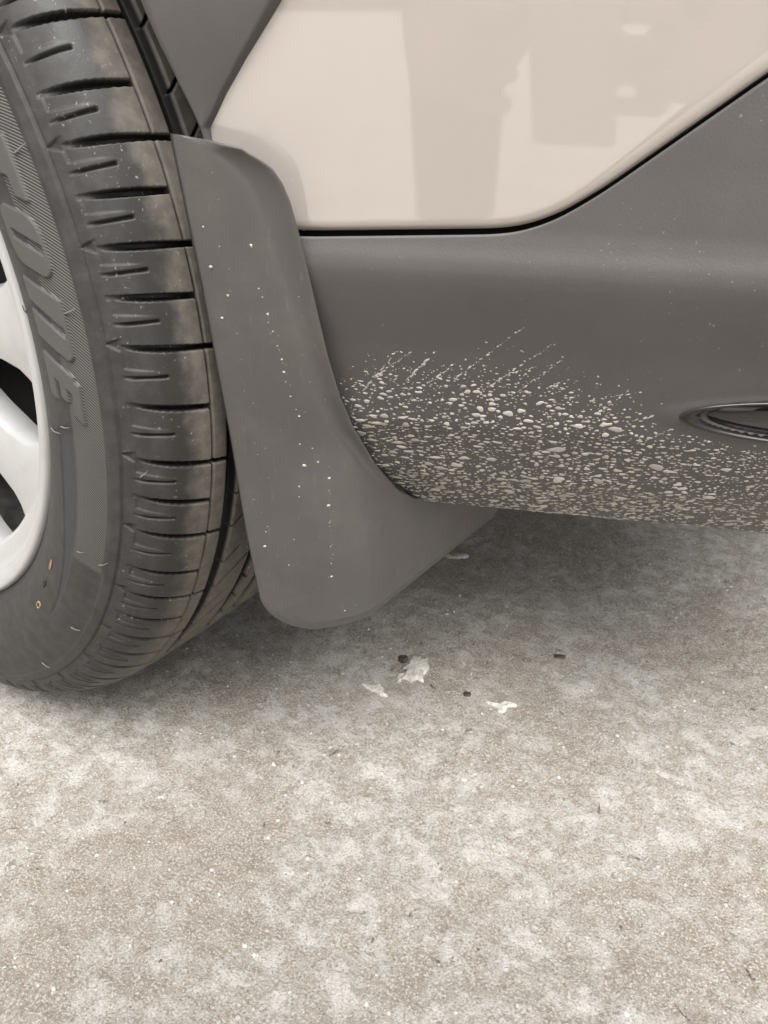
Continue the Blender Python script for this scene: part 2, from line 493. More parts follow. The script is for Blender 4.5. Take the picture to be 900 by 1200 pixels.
def decal_arc(name, t, s, pts, mat):
    """thin painted mark on the sidewall; pts = list of (dt mm, ds mm) outline, filled as a fan"""
    V = [on_tyre(t + a / 4.4, s + b, .0004)[0] for a, b in pts]
    c = on_tyre(t + sum(a for a, b in pts) / len(pts) / 4.4, s + sum(b for a, b in pts) / len(pts), .0004)[0]
    V.append(c); n = len(pts)
    return mesh(name, np.array([tuple(v) for v in V]), np.array([(i, (i + 1) % n, n) for i in range(n)]), mat, tyre)
decal_arc('paint_mark', -30.4, 32.5, [(-5, -1.0), (0, -1.4), (5, -1.0), (5.2, .6), (0, 1.0), (-5, .6)], M_red)
ringo = [(3.2 * math.cos(a), 1.7 * math.sin(a)) for a in np.linspace(0, 2 * math.pi, 14, endpoint=False)]
tube('paint_ring', [on_tyre(-40.6 + a / 4.4, 36.2 + b, .0003)[0] for a, b in ringo + ringo[:1]], .0005, M_yel, tyre, tip=1)
three = [(-3.4, 1.2), (-2, 2.4), (0, 2.0), (0, .2), (.4, 2.4), (2.4, 2.6), (3.2, 1.0)]
tube('moulded_mark', [on_tyre(-35.5 + a / 4.4, 31 + b, .0003)[0] for a, b in three], .0006, M_tyre, tyre, tip=1)

# ---- rim
def lathe(name, pts, mat, parent, n=160):
    a = np.linspace(0, 2 * np.pi, n, endpoint=False)
    P = np.array(pts)
    V = np.stack([P[:, 0:1] * np.cos(a), P[:, 1:2] + 0 * a, WZ + P[:, 0:1] * np.sin(a)], -1).reshape(-1, 3)
    return mesh(name, V, gridq(len(P), n, wrap=True), mat, parent)
rim = lathe('wheel_rim', catmull(np.array([(.2215, .026), (.2252, .0195), (.2262, .0145), (.2245, .0112), (.2215, .0108), (.2175, .0125), (.2140, .0165), (.2120, .0215), (.2085, .0245), (.2030, .0258), (.1975, .0275), (.1945, .0310), (.1930, .036), (.1935, .044)]), 6), M_rim, car, 220)
mb = Mat('rim_barrel_metal', rough=.55, metal=.2, spec=.4)
mb.set('Base Color', mb.mix(mb.rng(mb.noise(30, 5, .6), .35, .65), (.13, .122, .112), (.22, .21, .195)))
lathe('rim_barrel', [(.1937, .044), (.1930, .050), (.1945, .054), (.1950, .08), (.191, .085), (.191, .12), (.198, .19)], mb.m, rim, 160)
rim['label'] = 'white painted alloy wheel rim with paired spokes'

def spoke(ang):
    """tapered spoke, crowned face, widening where it meets the rim barrel"""
    rs = np.array([.055, .08, .11, .14, .165, .180, .190, .197, .2015])
    hw = np.array([.021, .0205, .020, .0205, .0225, .0265, .032, .039, .043])
    yf = np.array([.030, .028, .0265, .0255, .0255, .026, .0262, .0262, .0262])
    sect = [(-.85, .022), (-1.0, .012), (-.985, .0065), (-.90, .0022), (-.85, .0016), (-.30, .0002), (0, 0), (.30, .0002), (.85, .0016), (.90, .0022), (.985, .0065), (1.0, .012), (.85, .022)]
    V = []
    for r, w, y in zip(rs, hw, yf):
        for u, dy in sect:
            V.append((r * 1.0, u * w, y + dy))
    V = np.array(V); rr, uu, yy = V.T
    a = math.radians(ang)
    # keep the outer end on the circle
    rad = rr; off = uu
    x = np.sqrt(np.maximum(rad ** 2 - np.where(rad > .18, off ** 2, 0), 1e-9)); 
    W = np.stack([x * math.cos(a) - off * math.sin(a), yy, WZ + x * math.sin(a) + off * math.cos(a)], -1)
    return mesh('spoke', W, gridq(len(rs), len(sect)), M_rim, rim)
for k in range(5):
    for dlt in (16, -16):
        spoke(-14 + 72 * k + dlt)
hub = lathe('hub_cap', [(.001, .022), (.03, .022), (.034, .025), (.07, .028), (.078, .033), (.08, .06)], M_rim, rim, 64)
lathe('brake_drum', catmull(np.array([(.001, .070), (.10, .070), (.135, .072), (.148, .078), (.152, .09), (.152, .14)]), 4), M_black, car, 96)
lathe('wheel_back', [(.196, .125), (.15, .135), (.05, .14), (.001, .14)], M_black, car, 64)

# ---- body side : plan curve of the car and the vertical profile of the cladding
def Yb(x):
    a = .067 + .466 * (x - .372); b = -.012; k = .018
    return .5 * (a + b + np.sqrt((a - b) ** 2 + k * k))
# plan points, going from the front to the middle of the tail
px = np.concatenate([np.linspace(-1.6, 0.2, 30), np.linspace(.2, .62, 150)[1:]])
plan = np.column_stack([px, Yb(px)])
tail = catmull(np.array([plan[-1], (.665, .209), (.705, .255), (.735, .33), (.75, .47), (.755, .85)]), 10)[1:]
plan = np.vstack([plan, tail])
pd = np.gradient(plan, axis=0); pd /= np.linalg.norm(pd, axis=1)[:, None]
nout = np.column_stack([pd[:, 1], -pd[:, 0]])                 # outward normal in plan
# direction in which the profile moves inboard: straight in along +y at the side, forward at the tail
wt = smooth(.62, .74, plan[:, 0])
inb = np.column_stack([-wt, 1 - wt]); inb /= np.linalg.norm(inb, axis=1)[:, None]
zt = np.array([.2165, .2185, .2233, .2598, .3001, .3468, .372, .381, .387, .392, .398, .405, .43, .60])
tt = np.array([.1090, .1035, .098, .0590, .0315, .0145, .0035, .0000, -.0015, -.0012, .0008, .0022, .0030, .0030])
def tuck(z): 
    return np.interp(z, zt, tt)
# smoothed tuck table (rounded ledge)
_z = np.linspace(.2165, .6, 1200); _t = tuck(_z)
_k = np.hanning(23); _k /= _k.sum()
_ts = np.convolve(np.pad(_t, 11, mode='edge'), _k, 'valid')
def tuck_s(z): return np.interp(z, _z, _ts)

seam = np.array([(.30, .4000), (.3714, .4007), (.4048, .4026), (.436, .4044), (.4500, .4053), (.4600, .4072), (.4723, .4125), (.4871, .4230), (.5013, .4351), (.5147, .4466), (.5276, .4576), (.5399, .4682), (.60, .516), (.68, .555), (.76, .57), (.83, .57)])
def seam_z(x): return np.interp(x, seam[:, 0], seam[:, 1])
def smooth_seam(x):
    return sum(seam_z(x + d) * w for d, w in ((-.006, .15), (-.003, .2), (0, .3), (.003, .2), (.006, .15)))

OV = dict(x=.5985, z=.3186, a=.067, b=.0122)                    # oval lens recess on the cladding
def oval_r(x, z):
    dz = z - OV['z'] - (x - OV['x']) * .02
    return np.sqrt(np.abs((x - OV['x']) / OV['a']) ** 2.0 + (dz / OV['b']) ** 2)

def clad_point(x, z):
    """point on the cladding surface, x in the side part only"""
    return np.stack([x, Yb(x) + tuck_s(z), z], -1)

def build_cladding():
    c0i = np.where(plan[:, 0] >= .352)[0][0]
    # refine the columns in the visible stretch
    vx = np.linspace(.3685, .62, 330)
    P = np.vstack([np.column_stack([vx, Yb(vx)]), tail]); 
    I = np.vstack([np.tile([0., 1.], (len(vx), 1)), inb[-len(tail):]])
    rows = 150
    V = []
    v = np.linspace(0, 1, rows)
    gap = .0013
    lift = np.r_[np.zeros(len(vx)), .24 * smooth(-6, 26, np.arange(len(tail)))]
    zb, zs = .2165 + lift, smooth_seam(P[:, 0]) - gap
    Z = zb[None, :] + (zs - zb)[None, :] * v[:, None]
    # cluster around ledge not needed; the table is smooth
    off = tuck_s(Z)
    Xr = np.broadcast_to(P[:, 0], Z.shape)
    rr = oval_r(Xr, Z)
    # keep only a real dish for the lens
    off = off + .0055 * smooth(1.03, .88, rr) - .0012 * smooth(1.30, 1.08, rr) * smooth(.95, 1.05, rr)
    Vm = np.stack([P[:, 0] + I[:, 0] * off, P[:, 1] + I[:, 1] * off, Z], -1)
    # bottom return: curls under and runs inboard
    ret = []
    for d, z in ((.150, .240), (.125, .222), (.1145, .2168), (.1110, .2158)):
        ret.append(np.column_stack([P[:, 0] + I[:, 0] * d, P[:, 1] + I[:, 1] * d, z + lift]))
    # top edge rolls into the joint
    top = []
    o2 = off[-1]
    for d, dz in ((.0007, -.0001), (.0016, -.0006), (.008, -.004)):
        top.append(np.column_stack([P[:, 0] + I[:, 0] * (o2 + d), P[:, 1] + I[:, 1] * (o2 + d), zs + dz]))
    A = np.concatenate([np.array(ret), Vm, np.array(top)], 0)
    o = mesh('bumper_cladding', A.reshape(-1, 3), gridq(A.shape[0], A.shape[1]), M_clad, car)
    o['label'] = 'grey grained plastic lower bumper cladding splashed with pale mud'
    return o
clad = build_cladding()

def build_panel():
    vx = np.concatenate([np.linspace(-1.6, -.5, 20), np.linspace(-.5, .30, 120)[1:], np.linspace(.30, .62, 330)[1:]])
    P = np.vstack([np.column_stack([vx, Yb(vx)]), tail]); n = len(P)
    I = np.vstack([np.tile([0., 1.], (len(vx), 1)), inb[-len(tail):]])
    x = P[:, 0]
    # lower boundary: tucked under the arch trim, then the joint with the cladding
    ra = np.interp(x, [.15, .30, .3265, .3320], [.395, .3575, .3540, .3440])
    arch = WZ + np.sqrt(np.maximum(ra ** 2 - np.minimum(np.abs(x), ra) ** 2, 0))
    zl = np.where(x < .3550, np.maximum(arch, .4005), smooth_seam(x) + .0011)
    zl = np.where(x <= -.39, .36, zl)
    z1 = .96
    v = np.concatenate([np.linspace(0, .06, 14), np.linspace(.06, .35, 60)[1:], np.linspace(.35, 1, 24)[1:]])
    Z = zl[None, :] + (z1 - zl[None, :]) * v[:, None]
    d = Z - zl[None, :]
    # softly rolled lower edge, wider where the joint sweeps up
    wroll = np.interp(x, [.3, .45, .50, .62], [.0025, .0030, .0075, .0085])
    droll = np.interp(x, [.3, .45, .50, .62], [.0016, .0018, .0034, .0036])
    q = np.clip(1 - d / wroll[None, :], 0, 1)
    off = droll[None, :] * (1 - np.sqrt(1 - q ** 2 * .98)) + .0022
    crown = -.004 * np.sin(np.clip((Z - .40) / .5, 0, 1) * np.pi) + .03 * smooth(.8, .97, Z)
    off = off + crown
    V = np.stack([P[:, 0] + I[:, 0] * off, P[:, 1] + I[:, 1] * off, Z], -1)
    ret = []
    for dd, dz in ((.012, .0004), (.0012, .0)):
        ret.append(np.column_stack([P[:, 0] + I[:, 0] * (off[0] + dd), P[:, 1] + I[:, 1] * (off[0] + dd), Z[0] + dz]))
    A = np.concatenate([np.array(ret), V], 0)
    o = mesh('body_panel', A.reshape(-1, 3), gridq(A.shape[0], A.shape[1]), M_paint, car)
    o['label'] = 'glossy beige painted bumper and quarter panel'
    return o
panel = build_panel()

def build_joint_light_block():
    """added black sheet that stops light leaking through the joint between paint and cladding"""
    sel = plan[plan[:, 0] > .345]; ib = inb[plan[:, 0] > .345]
    A = np.array([np.column_stack([sel[:, 0] + ib[:, 0] * d, sel[:, 1] + ib[:, 1] * d, np.full(len(sel), z)]) for z, d in ((.34, .026), (.38, .012), (.60, .012), (.70, .012))])
    mesh('joint_light_block', A.reshape(-1, 3), gridq(*A.shape[:2]), M_black, car)  # sheet added out of sight so the joint stays dark
build_joint_light_block()

def build_trim():
    th = np.concatenate([np.linspace(16.5, 34, 140), np.linspace(34, 176, 150)[1:]])
    ri = np.interp(th, [16.5, 19.4, 22.6, 25.3, 27.9, 40, 60, 120, 176], [.3500, .3514, .3524, .3542, .3565, .370, .385, .385, .375])
    ro = np.interp(th, [16.5, 19.0, 19.7, 21.27, 22.65, 23.79, 24.53, 27, 32, 60, 150, 176], [.3520, .3525, .3538, .3660, .3796, .3929, .4018, .428, .447, .455, .455, .45])
    rows = [(0, .030, 0), (0, .006, 0), (0, .001, 0), (.0, 0, .0012)]
    u = np.linspace(0, 1, 24)
    A = []
    t = np.radians(th)
    offt = .0025 + .005 * smooth(19.5, 27, th); dsc = .35 + .65 * smooth(19.5, 27, th)
    def pt(r, dy):
        x = r * np.cos(t); z = WZ + r * np.sin(t)
        return np.column_stack([x, Yb(x) - offt + dy * dsc, z])
    A.append(pt(ri + .004, .05)); A.append(pt(ri + .0004, .006)); A.append(pt(ri, .0012))
    for k in u:
        r = ri + .0008 + (ro - ri - .0016) * k
        A.append(pt(r, -.0012 * math.sin(math.pi * k)))
    A.append(pt(ro, .0010)); A.append(pt(ro + .0002, .0095))
    A = np.array(A)
    o = mesh('arch_trim', A.reshape(-1, 3), gridq(*A.shape[:2]), M_trim, car)
    o['label'] = 'dark grey plastic wheel arch trim'
build_trim()

# inner wheel housing
def build_liner():
    t = np.radians(np.linspace(12, 182, 60))
    ys = [.092, .11, .20, .27, .30, .31]
    rs = [.361, .372, .378, .376, .30, .02]
    A = np.array([np.column_stack([np.interp(np.cos(t), [-1, .8, 1], [r, r, r]) * np.cos(t), np.full(60, y), WZ + .01 + r * np.sin(t)]) for y, r in zip(ys, rs)])
    mesh('arch_liner', A.reshape(-1, 3), gridq(len(ys), 60), M_black, car)
build_liner()

# ---- mud flap : sheet x = X(y, z) hanging behind the wheel
_L = np.array([(.155, .0640), (.1985, .0591), (.2116, .0567), (.2472, .0524), (.2948, .0481), (.3422, .0425), (.3762, .0381), (.4054, .0339), (.4287, .0306), (.4440, .0283)])
_R = np.array([(.1605, .2700), (.1665, .2755), (.18, .2780), (.205, .262), (.214, .215), (.2233, .1654), (.2389, .1441), (.2658, .1219), (.2964, .1022), (.3173, .0926), (.3413, .0845), (.362, .0785), (.385, .0728), (.4053, .0677), (.4159, .0648), (.4240, .0617), (.4299, .0583), (.4342, .0538), (.4378, .0481), (.441, .0387), (.4432, .0300)])
_R[:, 1] -= .0048 * np.interp(_R[:, 0], [.25, .33], [0, 1]) * np.interp(_R[:, 0], [.436, .444], [1, .2])
_zd = np.linspace(.14, .46, 641)
def _soft(v, n):
    k = np.hanning(n); k /= k.sum()
    return np.convolve(np.pad(v, n // 2, mode='reflect', reflect_type='odd'), k, 'valid')
_yl = _soft(np.interp(_zd, _L[:, 0], _L[:, 1]), 81)
_sp = _soft(np.clip(np.interp(_zd, _R[:, 0], _R[:, 1]) - _yl, .034, .055), 61)
def flap_yl(z): return np.interp(z, _zd, _yl)
def flap_x(y, z):
    span = np.interp(z, _zd, _sp)
    w = np.clip((y - flap_yl(z)) / span, 0, 1)
    x = .338 + .034 * np.sin(w * np.pi / 2)
    # soft vertical fold and the flare of the foot, which leans back a little
    x = x + .0035 * smooth(.30, .17, z) * smooth(.02, .06, y - flap_yl(z))
    return x
def build_flap():
    zb = .1600
    z = np.unique(np.concatenate([zb + .03 * (1 - np.cos(np.linspace(0, np.pi / 2, 26))), np.linspace(.1915, .4185, 90), .4433 - .0233 * (1 - np.cos(np.linspace(0, np.pi / 2, 26)))]))
    yl = flap_yl(z)
    # rounded lower corner
    rc = .031
    k = np.clip((zb + rc - z) / rc, 0, 1)
    yl = yl + rc * .8 * (1 - np.sqrt(np.maximum(1 - k ** 2, 0)))
    yr = np.interp(z, _R[:, 0], _R[:, 1])
    u = np.concatenate([np.linspace(0, .12, 14), np.linspace(.12, .88, 60)[1:-1], np.linspace(.88, 1, 14)])
    Y = yl[:, None] + (yr - yl)[:, None] * u[None, :]
    Z = np.repeat(z[:, None], len(u), 1)
    # sagging lower edge as moulded
    Xf = flap_x(Y, Z)
    dl, dr, db, dt = Y - yl[:, None], yr[:, None] - Y, Z - zb, .4433 - Z
    e = np.minimum(np.minimum(dl, db), np.minimum(dt, dr * 1.8))
    q = np.clip(1 - e / .0045, 0, 1)
    drop = .0040 * (1 - np.sqrt(np.maximum(1 - q ** 2, 0)))
    # raised bead along the body side edge and a flat border on the free edge
    bead = (.0040 * np.exp(-((dr - .0034) / .0020) ** 2) - .0014 * np.exp(-((dr - .0095) / .0030) ** 2)) * smooth(.235, .30, Z) * smooth(.006, .012, dl) + .0026 * smooth(.0072, .0045, dt) * smooth(.004, .012, dl)
    border = -.0011 * smooth(.0085, .0060, np.minimum(dl, db * 1.2)) * smooth(.40, .33, Z)
    front = np.stack([Xf - drop + bead + border, Y, Z], -1)
    back = np.stack([Xf - .0062, Y, Z], -1)
    nr, nc = Z.shape
    V = np.concatenate([front.reshape(-1, 3), back.reshape(-1, 3)])
    Q = gridq(nr, nc); N = nr * nc
    loop = np.concatenate([np.arange(nc), np.arange(1, nr) * nc + nc - 1, (nr - 1) * nc + np.arange(nc - 2, -1, -1), np.arange(nr - 2, 0, -1) * nc])
    l2 = np.roll(loop, -1)
    side = np.stack([loop, loop + N, l2 + N, l2], -1)
    Q = np.concatenate([Q, Q[:, ::-1] + N, side])
    o = mesh('mud_flap', V, Q, M_flap, car)
    o['label'] = 'smooth grey plastic mud flap behind the wheel with a few mud specks'
    return o
flap = build_flap()

# ---- oval lens in the cladding
def build_lens():
    n, m = 72, 12
    a = np.linspace(0, 2 * np.pi, n, endpoint=False)
    def ring(k, d):
        x = OV['x'] + OV['a'] * k * np.cos(a)
        z = OV['z'] + OV['b'] * k * np.sin(a) + (x - OV['x']) * .02
        x = np.minimum(x, .70)
        p = clad_point(x, z); p[:, 1] += d
        return p
    # black bezel lining the dish
    A = np.array([ring(1.11, .0006), ring(1.07, -.0024), ring(1.01, -.0026), ring(.97, .0012), ring(.94, .0050), ring(.86, .0060)])
    bz = mesh('lens_bezel', A.reshape(-1, 3), gridq(len(A), n, wrap=True), M_bezel, None)
    ks = np.linspace(.92, .02, m)
    A = np.array([ring(k, .0044 - .0046 * math.sqrt(max(0, 1 - (k / .94) ** 2))) for k in ks])
    ln = mesh('oval_lens', A.reshape(-1, 3), gridq(m, n, wrap=True), M_lens, car)
    ln['label'] = 'glossy dark oval lens set into the cladding'
    bz.parent = ln
build_lens()

# ---- splashed mud
def drop_mesh(c, tu, tv, nn, ru, rv, hgt, r, k=8):
    """one low irregular blob: rim ring, shoulder ring, top"""
    ph = r.random() * 6.28
    a = np.arange(k) / k * 2 * np.pi + ph
    irr = 1 + .40 * (r.random(k) - .5) + .30 * np.cos(2 * a + r.random() * 6.28) * r.random() + .28 * r.random() * np.cos(3 * a + r.random() * 6.28)
    V = []
    for q, hh in ((1.0, -.02), (.80, .62), (.42, .95)):
        for j in range(k):
            V.append(c + tu * (math.cos(a[j]) * ru * irr[j] * q) + tv * (math.sin(a[j]) * rv * irr[j] * q) + nn * (hgt * hh))
    V.append(c + nn * hgt)
    T = []
    for rr_ in range(2):
        for j in range(k):
            j2 = (j + 1) % k
            T += [(rr_ * k + j, rr_ * k + j2, (rr_ + 1) * k + j2), (rr_ * k + j, (rr_ + 1) * k + j2, (rr_ + 1) * k + j)]
    for j in range(k): T.append((2 * k + j, 2 * k + (j + 1) % k, 3 * k))
    return np.array(V), np.array(T)

def clad_frame(x, z):
    p = clad_point(np.array(x), np.array(z)); e = 5e-4
    tu = clad_point(np.array(x + e), np.array(z)) - p; tu /= np.linalg.norm(tu)
    tv = clad_point(np.array(x), np.array(z + e)) - p; tv -= tu * tv.dot(tu); tv /= np.linalg.norm(tv)
    nn = np.cross(tu, tv)
    return p, tu, tv, nn

spl = np.array([(.370, .3215), (.3777, .3225), (.3906, .3300), (.4139, .3300), (.4375, .3330), (.4606, .3325), (.4826, .3235), (.505, .3150), (.5238, .3050), (.5468, .2985), (.5652, .2990), (.62, .300)])
STREAKS = [((.3815, .3181), (.4008, .3417)), ((.3896, .3283), (.4071, .3422)), ((.4255, .329), (.4573, .3583)), ((.4372, .3225), (.4691, .3507)),
           ((.4491, .3336), (.4627, .3397)), ((.4863, .3222), (.5067, .3291)), ((.5069, .2977), (.5274, .3125)), ((.4131, .3253), (.4266, .3375)),
           ((.4899, .3148), (.503, .3298)), ((.4677, .3279), (.4773, .3338)), ((.4040, .3270), (.4190, .3440)), ((.4560, .3260), (.4730, .3430)), ((.5107, .3144), (.5233, .3234))]

def build_mud():
    r = np.random.default_rng(21)
    placed = []                                          # (arc u, profile v, radius)
    zz = np.linspace(.2165, .36, 400); vv = np.r_[0, np.cumsum(np.hypot(np.diff(zz), np.diff(tuck_s(zz))))]
    z2v = lambda z: np.interp(z, zz, vv); v2z = lambda v: np.interp(v, vv, zz)
    cosb = math.cos(math.atan(.466))
    cell = {}
    def free(u, v, rad, slack):
        cu, cv = int(u / .006), int(v / .006)
        for i in range(cu - 1, cu + 2):
            for j in range(cv - 1, cv + 2):
                for (a, b, c) in cell.get((i, j), ()):
                    if (a - u) ** 2 + (b - v) ** 2 < ((rad + c) * slack) ** 2: return False
        return True
    big, small = [], []
    # attempts from large to tiny
    sizes = [(.0020, .0029, 60, 1.05), (.0013, .0020, 800, 1.05), (.0009, .0013, 2300, 1.06), (.0005, .0009, 3600, 1.12), (.00022, .0005, 5200, 1.15)]
    for lo, hi, n, slack in sizes:
        for _ in range(n):
            x = .3705 + r.random() * .245
            v = r.random() * vv[-1]
            z = v2z(v)
            top = np.interp(x, spl[:, 0], spl[:, 1])
            if z > top + .004: continue
            depth_in = (top - z) / .03
            # coarse drops sit mid-field; towards the lens and the upper fringe they get fine
            fine = smooth(.505, .56, x)
            if hi > .0009 and (depth_in < .18 or r.random() < .55 * fine): continue
            if hi > .0014 and depth_in < .30: continue
            if hi > .0009 and z > .26 and r.random() < .30: continue
            if z > top and r.random() < .6: continue
            if oval_r(x, z) < 1.25: continue
            if r.random() > (.40 + .60 * smooth(.225, .27, z)) and hi < .001: continue
            rad = lo + (hi - lo) * r.random()
            u = (x - .37) / cosb
            if not free(u, v, rad, slack): continue
            cell.setdefault((int(u / .006), int(v / .006)), []).append((u, v, rad))
            p, tu, tv, nn = clad_frame(x, z)
            el = 1 + .9 * r.random() ** 2
            ru, rv = rad * el, rad * (.62 + .3 * r.random() + .35 * smooth(.285, .235, z))
            if rad > .0011 and r.random() < .25:                # slanting smear
                aa = -.5 + r.random() * .9
                tu, tv = tu * math.cos(aa) + tv * math.sin(aa), tv * math.cos(aa) - tu * math.sin(aa)
            (big if rad > .0019 else small).append((p, tu, tv, nn, ru, rv, min(.00032, rad * .18), .25 + .75 * r.random()))
    # thrown streaks
    for (x0, z0), (x1, z1) in STREAKS:
        x1, z1 = x1 + (x1 - x0) * .12, z1 + (z1 - z0) * .12
        n = int(8 + math.hypot(x1 - x0, z1 - z0) / .0011)
        for k in range(n):
            f = (k + r.random() * .9) / n
            if r.random() < .30 + .25 * math.sin(k * .9 + x0 * 900): continue
            x = x0 + (x1 - x0) * f + r.normal() * .00030; z = z0 + (z1 - z0) * f + r.normal() * .00030
            p, tu, tv, nn = clad_frame(x, z)
            aa = math.atan2(z1 - z0, (x1 - x0) / cosb)
            tu, tv = tu * math.cos(aa) + tv * math.sin(aa), tv * math.cos(aa) - tu * math.sin(aa)
            rad = (.00018 + .00045 * r.random() ** 3) * (1.15 - .4 * f)
            small.append((p, tu, tv, nn, rad * (1.2 + 1.6 * r.random()), rad, rad * .35, .3 + .6 * r.random()))
    for _ in range(150):                                   # stray specks above the fringe
        x = .375 + r.random() * .17; z = np.interp(x, spl[:, 0], spl[:, 1]) + abs(r.normal()) * .009
        if oval_r(x, z) < 1.3: continue
        p, tu, tv, nn = clad_frame(x, z); rad = .00018 + .0004 * r.random() ** 2
        small.append((p, tu, tv, nn, rad * 1.3, rad, rad * .4, .2 + .6 * r.random()))
    for b in big:
        V, T = drop_mesh(*b[:7], r, 11)
        mesh('mud_drop', V, T, M_mud, clad, {'tone': np.full(len(V), b[7])})
    VV, TT, TO, base = [], [], [], 0
    for b in small:
        V, T = drop_mesh(*b[:7], r, 8 if b[4] > .0009 else 6)
        VV.append(V); TT.append(T + base); TO.append(np.full(len(V), b[7])); base += len(V)
    o = mesh('mud_spatter', np.concatenate(VV), np.concatenate(TT), M_mud, clad, {'tone': np.concatenate(TO)})
    o['kind'] = 'stuff'
    # specks on the flap
    pts = [(.0352, .4052), (.0377, .3871), (.0414, .3626), (.0425, .3737), (.0583, .4097), (.0606, .4051), (.0476, .3971), (.0505, .3772), (.0517, .3731), (.0536, .3647), (.0556, .3561), (.0576, .3485), (.0596, .3413), (.061, .3344), (.062, .3288), (.0645, .3206), (.0674, .3126), (.0692, .3085), (.0713, .2914), (.077, .2879), (.0737, .2782), (.0799, .2791), (.0716, .259), (.0716, .2655), (.0854, .2506), (.0861, .2392), (.07, .2313), (.0683, .2138), (.0856, .2678), (.087, .2228), (.0878, .2106), (.0884, .2011), (.1025, .1756), (.0963, .1731), (.0535, .26), (.0583, .2383), (.0581, .2285)]
    for k in range(12): pts.append((.0536 + .0105 * k / 12 + r.normal() * .0007, .3647 - .045 * k / 12 + r.normal() * .003))
    for k in range(40): pts.append((r.uniform(.045, .11), r.uniform(.18, .43)))
    for k in range(13): pts.append((.0852 + .0032 * k / 13 + r.normal() * .0005, .272 - .072 * k / 13 + r.normal() * .004))
    for k in range(14): pts.append((flap_yl(.43 - .2 * k / 14) + .0045 + r.random() * .002, .43 - .2 * k / 14 + r.normal() * .004))
    VV, TT, TO, base = [], [], [], 0
    for k, (y, z) in enumerate(pts):
        e = 4e-4
        f = lambda yy, z_: np.array([float(flap_x(np.array(yy), np.array(z_))), yy, z_])
        p = f(y, z); tu = f(y + e, z) - p; tu /= np.linalg.norm(tu); tv = f(y, z + e) - p; tv -= tu * tv.dot(tu); tv /= np.linalg.norm(tv)
        nn = np.cross(tu, tv)
        if nn[0] < 0: nn = -nn
        rad = (.00026 + .00065 * r.random() ** 2) if k < 37 else .00012 + .00012 * r.random()
        V, T = drop_mesh(p, tu, tv, nn, rad * (.7 + .8 * r.random()), rad, rad * .4, r, 7)
        VV.append(V); TT.append(T + base); TO.append(np.full(len(V), .4 + .6 * r.random())); base += len(V)
    o = mesh('mud_specks', np.concatenate(VV), np.concatenate(TT), M_mud, flap, {'tone': np.concatenate(TO)})
    o['kind'] = 'stuff'
build_mud()

# ---- the rest of the shell, out of the frame: far side, underside, cabin
def mirror(o, name):
    c = o.copy(); c.name = name; c.scale = (1, -1, 1); c.location = (0, 1.70, 0); link(c, car)
    return c
mirror(panel, 'body_panel'); mirror(bpy.data.objects['bumper_cladding'], 'bumper_cladding')
box('underbody', (-1.6, .33, .42), (.42, 1.37, .46), M_black, car)
def build_cabin():
    rows = [(.955, 0.030, 1), (1.02, .06, 1), (1.40, .20, 1), (1.46, .26, 1), (1.48, .45, 1)]
    loops = []
    half_p = plan[::3]
    for z, d, _ in rows:
        hp = np.column_stack([half_p[:, 0] - d * 1.2 * smooth(-.2, .8, half_p[:, 0]), half_p[:, 1] + d * (.85 - half_p[:, 1]) / .85, np.full(len(half_p), z)])
        mp_ = hp[::-1].copy(); mp_[:, 1] = 1.70 - mp_[:, 1]
        loops.append(np.vstack([hp, mp_[1:]]))
    A = np.array(loops)
    g = A[:3]; mesh('cabin_glass', g.reshape(-1, 3), gridq(3, A.shape[1]), M_glass, car)
    g = A[2:]; n = A.shape[1]
    rf = mesh('roof', g.reshape(-1, 3), gridq(3, n), M_paint, car)
    top = A[-1]; h = n // 2
    strip = np.array([top[:h + 1], top[::-1][:h + 1]])
    mesh('roof_skin', strip.reshape(-1, 3), gridq(2, h + 1), M_paint, rf)
build_cabin()

# ---------------------------------------------------------------- debris on the ground, and dark chips in place of pits
def chip(name, x, y, outline, th, mat, label, cat, group=None, z=0.0, yaw=0):
    """ragged flake: outline roughened, low lumpy top"""
    r = np.random.default_rng(int(x * 1e4))
    P = []
    m = len(outline)
    for k in range(m):
        a, b = np.array(outline[k]), np.array(outline[(k + 1) % m])
        sz = np.linalg.norm(b - a)
        for f in (0, .34, .67):
            P.append(a + (b - a) * f + r.normal(size=2) * sz * (.10 if f else .04))
    P = np.array(P); n = len(P); c = P.mean(0)
    V = []
    for k, hh in ((1.0, 0), (.97, .45), (.80, .75), (.60, .8), (.40, .85), (.20, .9)):
        for a, b in P:
            V.append(((a - c[0]) * k, (b - c[1]) * k, th * hh * (.45 + 1.0 * r.random()) if hh else -.0015))
    V.append((0, 0, th * .7))
    T = []
    for q in range(5):
        for j in range(n):
            j2 = (j + 1) % n
            T += [(q * n + j, q * n + j2, (q + 1) * n + j2), (q * n + j, (q + 1) * n + j2, (q + 1) * n + j)]
    T += [(5 * n + j, 5 * n + (j + 1) % n, 6 * n) for j in range(n)]
    o = mesh(name, np.array(V), np.array(T), mat, None)
    o.location = (x, y, z); o.rotation_euler.z = yaw
    return tag(o, label, cat, group)
mmx = lambda L: [(a / 1000, b / 1000) for a, b in L]
YAW = math.radians(35.4)
